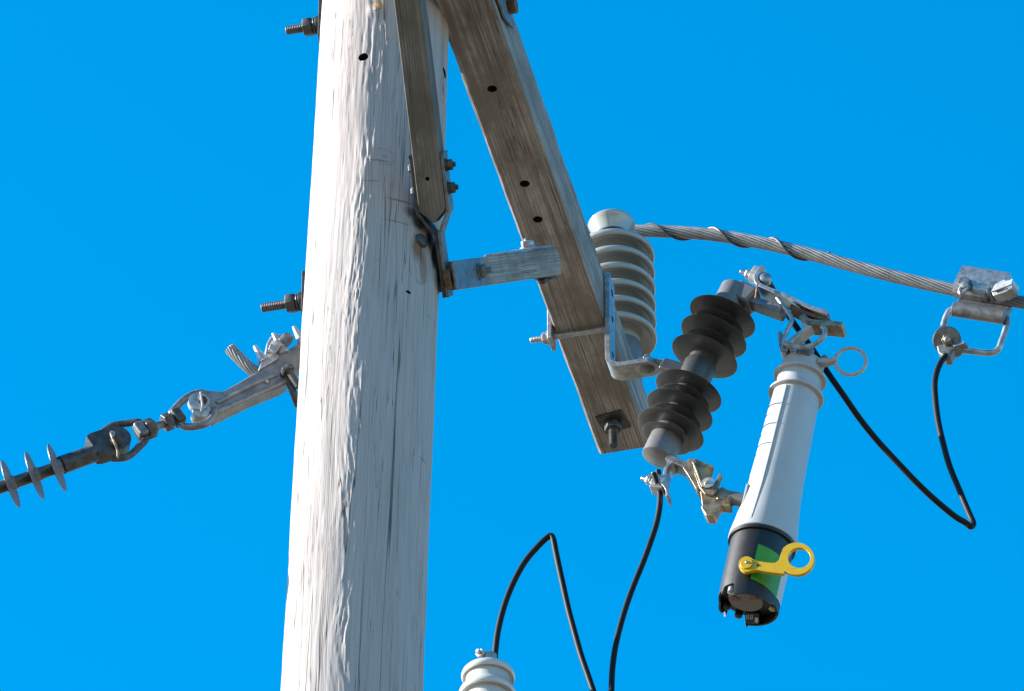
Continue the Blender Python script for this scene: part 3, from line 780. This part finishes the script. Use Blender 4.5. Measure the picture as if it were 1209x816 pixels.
# pale ring at the top, contact tongue, hinge sleeve
ct = pl(1004.5, 427, rB, r2)
T_ = lambda px, py: pl(px, py, rB-r2*.02, r2)
MB().tube([T_(1004.5+18*math.cos(q), 426.8+15.8*math.sin(q)) for q in np.linspace(0, 2*math.pi, 48, endpoint=False)], .0042, 10, True).build('hook_eye', M['ring'], rec)
MB().strap(smooth_path([T_(966, 428), (T_(976, 428)), T_(988, 425)], 4), r2, [.02]*4+[.016]*4+[.012], .013).build('eye_stem', M['ring'], rec, bev=.002)
MB().strap([T_(972, 421), T_(977, 426)], r2, .012, .010).build('eye_latch', M['cap_grey'], rec, bev=.002)
MB().strap(smooth_path(qs([(926, 422), (933, 409), (946, 398), (957, 389), (962, 384)]), 4), a, .030, .013).build('contact_tongue', M['alu'], rec, bev=.003)
MB().cyl(Q(948, 424), Q(951, 412), .020, seg=24, ch=.002).build('top_stud', M['cap_grey'], rec)
MB().strap(qs([(930, 410), (938, 420)]), a, .034, .008).build('tongue_root', M['ring'], rec, bev=.002)
MB().cyl(Q(862, 588), Q(884, 592), .0155, seg=24, ch=.001).build('hinge_sleeve', M['cap_grey'], rec)
MB().strap(smooth_path(qs([(846, 590), (853, 588), (866, 590)]), 3), a, .03, .026).build('hinge_neck', M['bronze'], rec, bev=.004)
MB().box(Q(881, 592), RA, r2, r1, .07, .034, .006).build('sleeve_pad', M['white'], rec, bev=.002)

# ------------------------------------------------------------------ post insulator on the arm's tip
TI = 1.385
def I(px, py, da=0): return pl(px, py, AX+a*(TI+da), a)
pa, pb_ = I(731, 462), I(722, 266); PA = (pb_-pa).normalized(); PL = (pb_-pa).length
def ph_(px, py): return (I(px, py)-pa).dot(PA)
pst = thing('post_insulator', pa, 'stout pale grey porcelain post insulator of stacked sheds behind the crossarm', 'insulator')
K = .00187
pr = [(ph_(728, 412), .056)]
ys = [402, 382.5, 363, 343.5, 324, 304.5]
for y in ys:
    h = ph_(726, y); r = .0905; q_ = (402-y)*.00004
    pr += [(h-.004, .053), (h+.010, .058), (h+.009, .068), (h+.002, .0785+q_), (h-.0045, .0830+q_), (h-.0060, .0865+q_), (h-.0035, .0900+q_), (h+.003, .0914+q_), (h+.0085, .0890+q_), (h+.016, .0800+q_), (h+.0225, .067), (h+.0275, .0575), (h+.032, .053)]
pr = [(max(h, pr[max(0, i-1)][0]-.012), r) for i, (h, r) in enumerate(pr)]
hN = ph_(720, 293)
pr += [(hN-.002, .047), (hN+.003, .040), (hN+.008, .0365), (hN+.016, .0362), (hN+.030, .0400), (hN+.045, .0450), (hN+.060, .0508), (hN+.0655, .0532), (hN+.0685, .0540), (hN+.071, .0530), (hN+.0725, .050), (hN+.073, .030), (hN+.0732, .002)]
MB().lathe(pa, PA, pr, 80).build('porcelain_body', M['porc'], pst, sharp=70)
MB().lathe(pa, PA, [(-.01, .050), (.0, .053), (.05, .053), (ph_(728, 412)-.002, .0555), (ph_(728, 412)+.003, .054)], 56).build('base', M['cap_grey'], pst)
MB().cyl(pa-PA*.06, pa-PA*.008, .0105, seg=16).build('base_stud', M['dark'], pst)

# conductor of twisted strands
cpts = [(672, 276), (705, 272), (745, 272.5), (800, 274), (850, 278.5), (900, 287), (950, 298.5), (1000, 312), (1060, 327.5), (1120, 341), (1165, 349.5), (1215, 358.5), (1310, 374)]
cc_ = smooth_path([I(x, y, .068) for x, y in cpts], 26)
def lay(path, Rh, pitch, ph0):
    u, _ = perp(path[1]-path[0]); L = 0; out = []
    for i, p in enumerate(path):
        tg = (path[min(i+1, len(path)-1)]-path[max(0, i-1)]).normalized()
        u = (u-tg*u.dot(tg)).normalized(); v = tg.cross(u)
        if i: L += (p-path[i-1]).length
        q = ph0+2*math.pi*L/pitch
        out.append(p+(u*math.cos(q)+v*math.sin(q))*Rh)
    return out
def strands(mb, path, Rc, n, pitch, sign=1):
    rs = Rc*math.sin(math.pi/n)/(1+math.sin(math.pi/n))*1.03
    for k in range(n): mb.tube(lay(path, Rc-rs, pitch*sign, 2*math.pi*k/n), rs, 8)
    mb.tube(path, Rc-rs*1.5, 10)
    return mb
con = strands(MB(), cc_, .0146, 12, .42, 1).build('conductor', M['strand'], base=cc_[0], sharp=60)
tag(con, 'thick twisted grey bare cable curving right from the porcelain insulator', 'cable')
iw0, iw1 = 26*2-8, 26*6+15
tie = lay(cc_[iw0:iw1], .0163, .150, 2.2)
neck = [pa+PA*(hN+.020)+(c*math.cos(q)-a*math.sin(q))*.0405 for q in np.linspace(math.pi*1.1, -.35, 26)]
mb = MB().tube(tie, .0032, 8).tube(neck+smooth_path([neck[-1], (neck[-1]+tie[6])/2-a*.004, tie[6]], 4)[1:], .0032, 8)
mb.tube([p+PA*.006 for p in neck], .0032, 8)
tw = mb.build('tie_wire', M['dark'], base=tie[0]); tag(tw, 'thin dark tie wire round the insulator neck and spiralling along the twisted cable', 'wire')

# ------------------------------------------------------------------ stirrup clamp on the conductor
def S(px, py, da=0): return pl(px, py, AX+a*(TI+.068+da), a)
root = thing('stirrup_clamp', S(1160, 340), 'grey bolted wedge clamp with square wire loop, gripping the twisted cable', 'clamp')
ux = (S(1190, 346)-S(1130, 336.5)).normalized(); uy = a.cross(ux).normalized()
if uy.z < 0: uy = -uy
# a curved plate over the front of the cable, hooked over its top
def jawprof(x):
    return [x+uy*.046-a*.010, x+uy*.046-a*.016, x+uy*.036-a*.0225, x+uy*.012-a*.026, x-uy*.010-a*.026, x-uy*.024-a*.022, x-uy*.032-a*.014, x-uy*.032+a*.004, x-uy*.019+a*.004, x-uy*.0165-a*.006, x-uy*.008-a*.0165, x+uy*.010-a*.0165, x+uy*.030-a*.0125, x+uy*.040+a*.0, x+uy*.046+a*.0]
o0 = S(1131, 337)
MB().prism(jawprof(o0), ux*(61*MM)).build('upper_jaw', M['galv'], root, bev=.0014)
mb = MB(); o1 = S(1126, 365); o2 = S(1187, 374.5)
MB().cyl(o1, o2, .0175, seg=28, ch=.001).build('lower_roller', M['galv_dull'], root)
MB().prism([o1+uy*.012-a*.004, o1+uy*.040+a*.006, o1+uy*.04+a*.022, o1+uy*.0-a*-.02, o1-uy*.008+a*.014], o2-o1).build('rear_jaw', M['galv_dull'], root, bev=.002)
for bx in ((1139, 337), (1174, 342)):
    p_ = S(*bx, -.026)
    carve_ = None
    MB().lathe(p_+a*.001, -a, [(0, .018), (.004, .018), (.005, .012)], 26).build('washer', M['galv_dull'], root)
    MB().hexn(p_-a*.004, -a, .0145, .011, uy).build('nut', M['galv_dull'], root, bev=.0008)
p_ = S(1140, 338, -.045)
MB().lathe(p_+a*.006, -a-uy*.3, [(0, .0095), (.016, .0095), (.020, .007), (.0215, .001)], 20).build('bolt_end', M['galv'], root)
MB().tube([p_+(ux*math.cos(q)*.007-uy*(.010+.017*math.sin(q)))-a*(.006) for q in np.linspace(-.2, math.pi+.2, 18)], .0042, 8).build('bolt_eye', M['galv'], root)
# right hand set screw block
q0 = S(1186, 343, -.048)
uxx = (ux*.92-a*.35+uy*.22).normalized(); uyy = (uy-uxx*uy.dot(uxx)).normalized(); uzz = uxx.cross(uyy)
sb = MB().prism([q0+uxx*x+uyy*y-uzz*.015 for x, y in ((-.026, -.008), (-.018, .014), (.004, .021), (.012, .013), (.019, .012), (.025, .016), (.029, .012), (.028, -.002), (.010, -.006))], uzz*.030).build('screw_block', M['alu'], root, bev=.003)
MB().prism([q0+uxx*x+uyy*y-uzz*.012 for x, y in ((-.024, -.010), (-.012, -.011), (-.008, -.016), (.010, -.014), (.012, -.009), (.030, -.005), (.031, -.014), (.012, -.023), (-.018, -.022))], uzz*.026).build('screw_jaw', M['galv'], root, bev=.002)
MB().lathe(q0+uxx*.017+uyy*.010-uzz*.0155, -uzz, [(0, .0065), (.001, .0065), (.0013, .005)], 18).build('hole_shade_disc', M['bore'], sb)  # near-black disc standing in for the dark of a hole
MB().lathe(q0-uxx*.03, -uxx-uyy*.3, [(0, .016), (.004, .019), (.007, .019), (.008, .010)], 22).build('screw_flange', M['galv_dull'], root)
MB().hexn(q0-uxx*.037-uyy*.006, -uxx-uyy*.3, .011, .009).build('screw_nut', M['dark'], root, bev=.0008)
# embossed line of worn marks along the jaw's top
rs_ = random.Random(3)
lp = smooth_path([S(x, y, .012) for x, y in ((1134, 365.5), (1123, 366), (1118, 372), (1114, 384), (1111, 396), (1112, 405), (1118, 411), (1128, 413), (1150, 415), (1168, 417), (1178, 413), (1183, 402), (1188, 387), (1189, 378), (1185, 374), (1176, 373))], 7)
MB().tube(lp, .0072, 14).build('wire_loop', M['galv'], root)

# hot line clamp hanging on the loop
hc = S(1118, 402, -.012)
root = thing('hot_line_clamp', hc, 'round disc clamp hanging on the square wire loop at right', 'clamp')
dn = (-a*.80-Z*.56+c*.05).normalized()
MB().lathe(hc, dn, [(0, .010), (0, .031), (.0025, .032), (.005, .031), (.006, .012)], 44).build('disc', M['dark'], root, sharp=30)
MB().lathe(hc+dn*.005, dn, [(0, .0305), (.001, .0300), (.0012, .010)], 44).build('disc_face', M['galv_dull'], root)
MB().hexn(hc+dn*.006+c*.002, dn, .0135, .009).build('nut', M['bronze'], root, bev=.0008)
MB().lathe(hc+dn*.014+c*.002, dn, [(0, .0075), (.008, .0075), (.011, .005), (.0115, .001)], 18).build('stud', M['galv'], root)
b0 = S(1121, 418, .004)
MB().prism([b0+c*x+Z*y-a*.018 for x, y in ((-.026, .016), (-.022, -.006), (-.008, -.020), (.004, -.020), (.010, -.004), (.026, .002), (.028, .018), (.006, .026))], a*.034).build('clamp_body', M['galv_dull'], root, bev=.004)
MB().strap([S(1128, 411, -.012), S(1141, 407, -.02)], a, .02, .007).build('clamp_lip', M['galv_dull'], root, bev=.001)

# ------------------------------------------------------------------ insulated leads
def lead(pts, r, label, base=None, kn=None):
    pth = smooth_path(pts, 10)
    # slight waviness of a stiff wire
    o = MB().tube([p+Vector((mnoise.noise(p*9), mnoise.noise(p*9+Vector((9, 0, 0))), mnoise.noise(p*9+Vector((0, 9, 0)))))*.0016 for p in pth], r, 14).build('lead_wire', M['wire'], base=pth[0], sharp=60)
    return tag(o, label, 'wire', 'black insulated leads')
L1 = [(905, 329, -.01), (912, 341, .03), (921, 357, .05), (936, 380, .055), (952, 402, .05), (967, 424, .05), (990, 459, .06), (1020, 501, .08), (1058, 545, .11), (1095, 582, .14), (1125, 608, .17), (1139, 617, .185), (1146, 622, .19), (1149, 618, .20), (1144, 606, .205), (1133, 580, .21), (1118, 540, .22), (1108, 500, .23), (1104, 465, .24), (1105, 445, .25), (1110, 430, .26), (1117, 420, .27)]
dTI = (AX+a*TI-CP).dot(a)
sc_ = (dTI+.06)/.27
lead([Q(x, y, d*sc_ if d > .06 else d) for x, y, d in L1], .0068, 'long black lead drooping from the disc clamp and rising to the top contact')
lead([Q(*p) for p in ((777, 556, .004), (778, 572, .002), (779.5, 590, .0), (775, 618, .0), (765, 650, -.01), (751, 685, -.02), (738, 720, -.03), (729, 750, -.04), (724, 780, -.05), (722, 805, -.05), (722, 840, -.06), (724, 900, -.06))], .0064, 'black lead hanging from the lower contact of the shed insulator out of the picture')
cu = MB().cyl(Q(771.5, 559, -.02), Q(776, 572, -.012), .0062, seg=14).build('wire_end', M['wire'], base=Q(771.5, 559, -.02)); tag(cu, 'short cut wire stub with bare copper tip in the lower terminal clamp', 'wire')
MB().lathe(Q(771.5, 559, -.02), Q(771.5, 559, -.02)-Q(776, 572, -.012), [(-.001, .005), (.0015, .005), (.002, .001)], 14).build('copper_tip', M['copper'], cu)
lead([Q(*p, -.1) for p in ((584, 790), (585, 772), (588, 745), (595, 716), (606, 688), (620, 663), (636, 644), (646, 634.5), (650.5, 632.5), (653, 637), (656, 652), (664, 690), (674, 730), (685, 770), (699, 812), (712, 850), (728, 900))], .0066, 'black lead bent into a sharp arch above the white bushing')

# white bushing at the bottom edge
bt = Q(577, 786, -.1)
bu = thing('bushing', bt-Z*.3, 'top of a white porcelain bushing at the bottom edge of the picture', 'bushing')
BA = (Z+c*.03).normalized()
pr = [(-.30, .045)]
for k in range(6):
    h = -.268+.047*k; r = .0600 if k < 5 else .0565
    pr += [(h, .047), (h+.001, .052), (h-.002, r-.003), (h+.001, r-.0006), (h+.006, r), (h+.011, r-.0015), (h+.017, r-.006), (h+.022, .050), (h+.026, .047)]
pr = [p for p in pr if p[0] < -.012]+[(-.010, .042), (-.005, .032), (-.001, .024), (0, .022), (.001, .002)]
pr2 = [pr[0]]
for h, r in pr[1:]: pr2.append((max(h, pr2[-1][0]-.003), r))
MB().lathe(bt, BA, pr2, 64).build('porcelain_body', M['porc_white'], bu, sharp=70)
MB().cyl(bt, bt+BA*.026, .0185, seg=24, ch=.002).build('terminal', M['galv'], bu)
q = bt+BA*.020-c*.012-a*.016
MB().hexn(q, -a-c*.4, .0105, .008).build('terminal_nut', M['galv'], bu, bev=.0006)
MB().thread(q+(-a-c*.4).normalized()*.006, q+(-a-c*.4).normalized()*.016, .0055).build('terminal_screw', M['galv'], bu)

# ------------------------------------------------------------------ dead-end string on the left
pz = p0+YN*.0
def D(px, py, da=0):                                     # plane that swings back towards the right
    n = (Vector((-.17, 1, 0))).normalized(); return pl(px, py, Vector((paxis(9.9).x-.13, p0.y+.13, 9.9))+n*da, n)
KD = .00175
dN = Vector((-.17, 1, 0)).normalized()
r0, r9 = D(-60, 597), D(112, 536.5); sa = (r9-r0).normalized()
root = thing('dead_end_insulator', D(100, 538), 'thin dark rod insulator with pale thin discs at the left edge', 'insulator')
prf = [(0, .0125)]
disc_px = [(-22, 584), (8, 565), (36.5, 555.5), (63.5, 547)]
MB().tube([r0, r9], .0125, 20).build('rod', M['poly'], root)
for q in disc_px:
    h = (D(*q)-r0).dot(sa); o_ = r0+sa*h; ad = (RGT*.93+UPV*.345-FWD*.07).normalized()
    MB().lathe(o_, ad, [(-.010, .0132), (-.004, .016), (-.0008, .049), (.0005, .050), (.0016, .049), (.006, .016), (.013, .0132)], 48).build('disc', M['cap_grey'], root)
e0 = D(72, 549.5); e1 = D(115, 534)
MB().cyl(e0, e1, .0185, .0175, seg=32, ch=.0015).build('end_sleeve', M['dark'], root)
sx = (D(150, 519)-D(110, 533)).normalized(); sy = dN.cross(sx).normalized()
if sy.z < 0: sy = -sy
cf = D(137, 522)
cl_ = [cf+sx*x+sy*y for x, y in ((-.055, -.024), (-.055, .026), (-.045, .030), (.0, .029))]+[cf+sx*.0285*math.sin(q)+sy*.0285*math.cos(q) for q in np.linspace(.2, math.pi-.2, 12)]+[cf+sx*x+sy*y for x, y in ((.0, -.029), (-.045, -.028))]
MB().prism([p-dN*.016 for p in cl_], dN*.032).build('eye_plate', M['dark'], root, bev=.003)
# shackle and turnbuckle link
link = thing('shackle_link', D(165, 510), 'pair of dark forked shackles joined by a short bolt, between rod insulator and clamp', 'shackle')
def shackle(pts, thick, mat):
    MB().tube(smooth_path(pts, 7), thick, 14).build('bow', mat, link)
shackle([D(*p) for p in ((124, 517, .018), (130, 507, .020), (145, 500, .012), (160, 498, .004), (168, 503, 0))] if 0 else [D(118, 517, .022), D(123, 509, .022), D(134, 502.5, .016), (D(150, 500, .008)), D(163, 498.5, 0), D(169, 503, 0)], .0074, M['dark'])
shackle([D(132, 541, -.020), D(143, 541, -.020), D(153, 538, -.016), D(163, 529, -.008), D(172, 519, 0), D(171, 511, 0)], .0074, M['dark'])
mb = MB().cyl(D(137, 521, -.030), D(137, 521, .030), .0105, seg=20, ch=.001); pin = mb.build('pin', M['dark'], link)
MB().tube(smooth_path([D(133, 511, -.026), D(132, 514, -.029), D(135, 522, -.031), D(139, 532, -.028), D(139, 541, -.027)], 5), .0028, 8).build('cotter_pin', M['bronze'], link)
MB().tube([D(132.5+2.2*math.cos(q), 512+2.6*math.sin(q), -.028) for q in np.linspace(0, 6.28, 14, endpoint=False)], .0016, 6, True).build('cotter_eye', M['galv'], link)
ux_ = (D(215, 492)-D(165, 511)).normalized()
MB().box(D(166, 509), ux_, ux_.cross(dN), dN, .022, .034, .030).build('yoke', M['galv_dull'], link, bev=.006, bseg=3)
MB().hexn(D(171.5, 508)+ux_*.0, ux_, .021, .020, dN).build('nut', M['dark'], link, bev=.0015)
MB().cyl(D(180, 505.5), D(198, 498.5), .0088, .0080, seg=20).build('bolt_shank', M['galv_dull'], link)
MB().hexn(D(193, 500), ux_, .019, .018, dN).build('nut', M['dark'], link, bev=.0015)
MB().box(D(210, 493), ux_, ux_.cross(dN), dN, .022, .034, .030).build('yoke', M['dark'], link, bev=.006, bseg=3)
shackle([D(206, 489, 0), D(203, 487.5, .0), D(214, 475, .012), D(226, 467, .020), D(238, 464, .022), D(247, 468, .022)], .0078, M['galv_dull'])
shackle([D(213, 500, 0), D(219, 504, -.006), D(233, 503, -.018), D(245, 499, -.022), D(252, 491, -.022), D(254, 483, -.022)], .0078, M['galv_dull'])
MB().cyl(D(240, 472.5, -.032), D(240, 472.5, .028), .0085, seg=20, ch=.001).build('pin', M['dark'], link)
MB().tube(smooth_path([D(237, 463, -.031), D(238, 470, -.034), D(239, 478, -.034), D(238, 486, -.031)], 5), .0026, 8).build('cotter_pin', M['galv'], link)
# dead-end clamp
clp = thing('dead_end_clamp', D(330, 430), 'cast metal dead-end clamp with upright prongs and bolts, reaching behind the pole', 'clamp')
body = [(228, 470), (232, 463), (240, 461), (262, 462), (285, 449), (305, 437), (325, 426), (328, 420), (345, 409), (366, 396), (395, 380), (400, 402), (378, 420), (364, 433), (356, 431), (347, 437), (340, 452), (330, 457), (300, 469), (275, 481), (252, 492), (246, 487), (240, 485), (231, 480)]
MB().prism([D(x, y, -.017) for x, y in body], dN*.034).build('body', M['cast'], clp, bev=.005, bseg=3)
rb_ = [(256, 476), (280, 464), (305, 452), (326, 443)]
MB().tube(smooth_path([D(x, y, -.0175) for x, y in rb_], 4), .0045, 8).build('rib', M['cast'], clp)
MB().tube(smooth_path([D(x, y, -.0165) for x, y in ((250, 489), (275, 478.5), (302, 466.5), (330, 454.5), (340, 449))], 4), .0062, 10).build('rib', M['cast'], clp)
MB().lathe(D(235, 473, -.026), dN, [(0, .014), (.002, .021), (.015, .021), (.017, .018)], 30).build('eye', M['alu'], clp)
MB().lathe(D(238, 483, -.020), dN, [(0, .012), (.002, .018), (.03, .018), (.032, .014)], 30).build('eye', M['alu'], clp)
MB().prism([D(x, y, -.020) for x, y in ((305, 437), (327, 424), (330, 420), (326, 417), (308, 427))], dN*.04).build('keeper', M['alu'], clp, bev=.003)
for (x0_, y0_, x1_, y1_) in ((301, 409, 311, 426), (323, 394, 334, 416), (347, 386, 357, 404)):
    A0, A1 = D(x0_, y0_, -.010), D(x1_, y1_, -.010)
    MB().tube([A0+(A1-A0)*t for t in (-.03, 0, .3, .7, 1, 1.15)], [.002, .0042, .0060, .0085, .012, .014], 12).build('prong', M['alu'], clp)
MB().prism([D(x, y, -.010) for x, y in ((313, 417), (315, 405), (320, 396), (328, 394), (337, 396), (342, 404), (334, 411), (322, 418))], dN*.03).build('saddle', M['alu'], clp, bev=.003)
MB().prism([D(x, y, -.024) for x, y in ((317, 411), (322, 401), (329, 404), (330, 411), (325, 417))], dN*.012).build('wedge', M['alu'], clp, bev=.002)
MB().hexn(D(330, 414, -.012), sy*.9-sx*.25, .0165, .018).build('nut', M['alu'], clp, bev=.001)
MB().hexn(D(341, 405, -.012), sy*.9-sx*.25, .0165, .017).build('nut', M['galv_dull'], clp, bev=.001)
for (x0_, y0_, x1_, y1_, da) in ((338, 441, 352, 479, -.018), (339, 436, 353, 457, -.035)):
    A0, A1 = D(x0_, y0_, da), D(x1_, y1_, da); dd_ = (A1-A0).normalized()
    MB().hexn(A0-dd_*.004, dd_, .0145, .012).build('nut', M['dark'], clp, bev=.001)
    MB().thread(A0, A1, .0078).build('shank', M['dark'], clp)
MB().sphere(D(315, 451, -.018), .0055).build('pin', M['galv'], clp)
# cut end of the conductor
ce = smooth_path([D(x, y, .002) for x, y in ((271.5, 411.5), (281, 421.5), (292, 432), (303, 440), (316, 446))], 8)
ct_ = strands(MB(), ce, .0125, 12, .22).build('conductor_end', M['strand'], base=ce[0], sharp=60)
tag(ct_, 'short cut end of twisted cable sticking up from the dead-end clamp', 'cable')
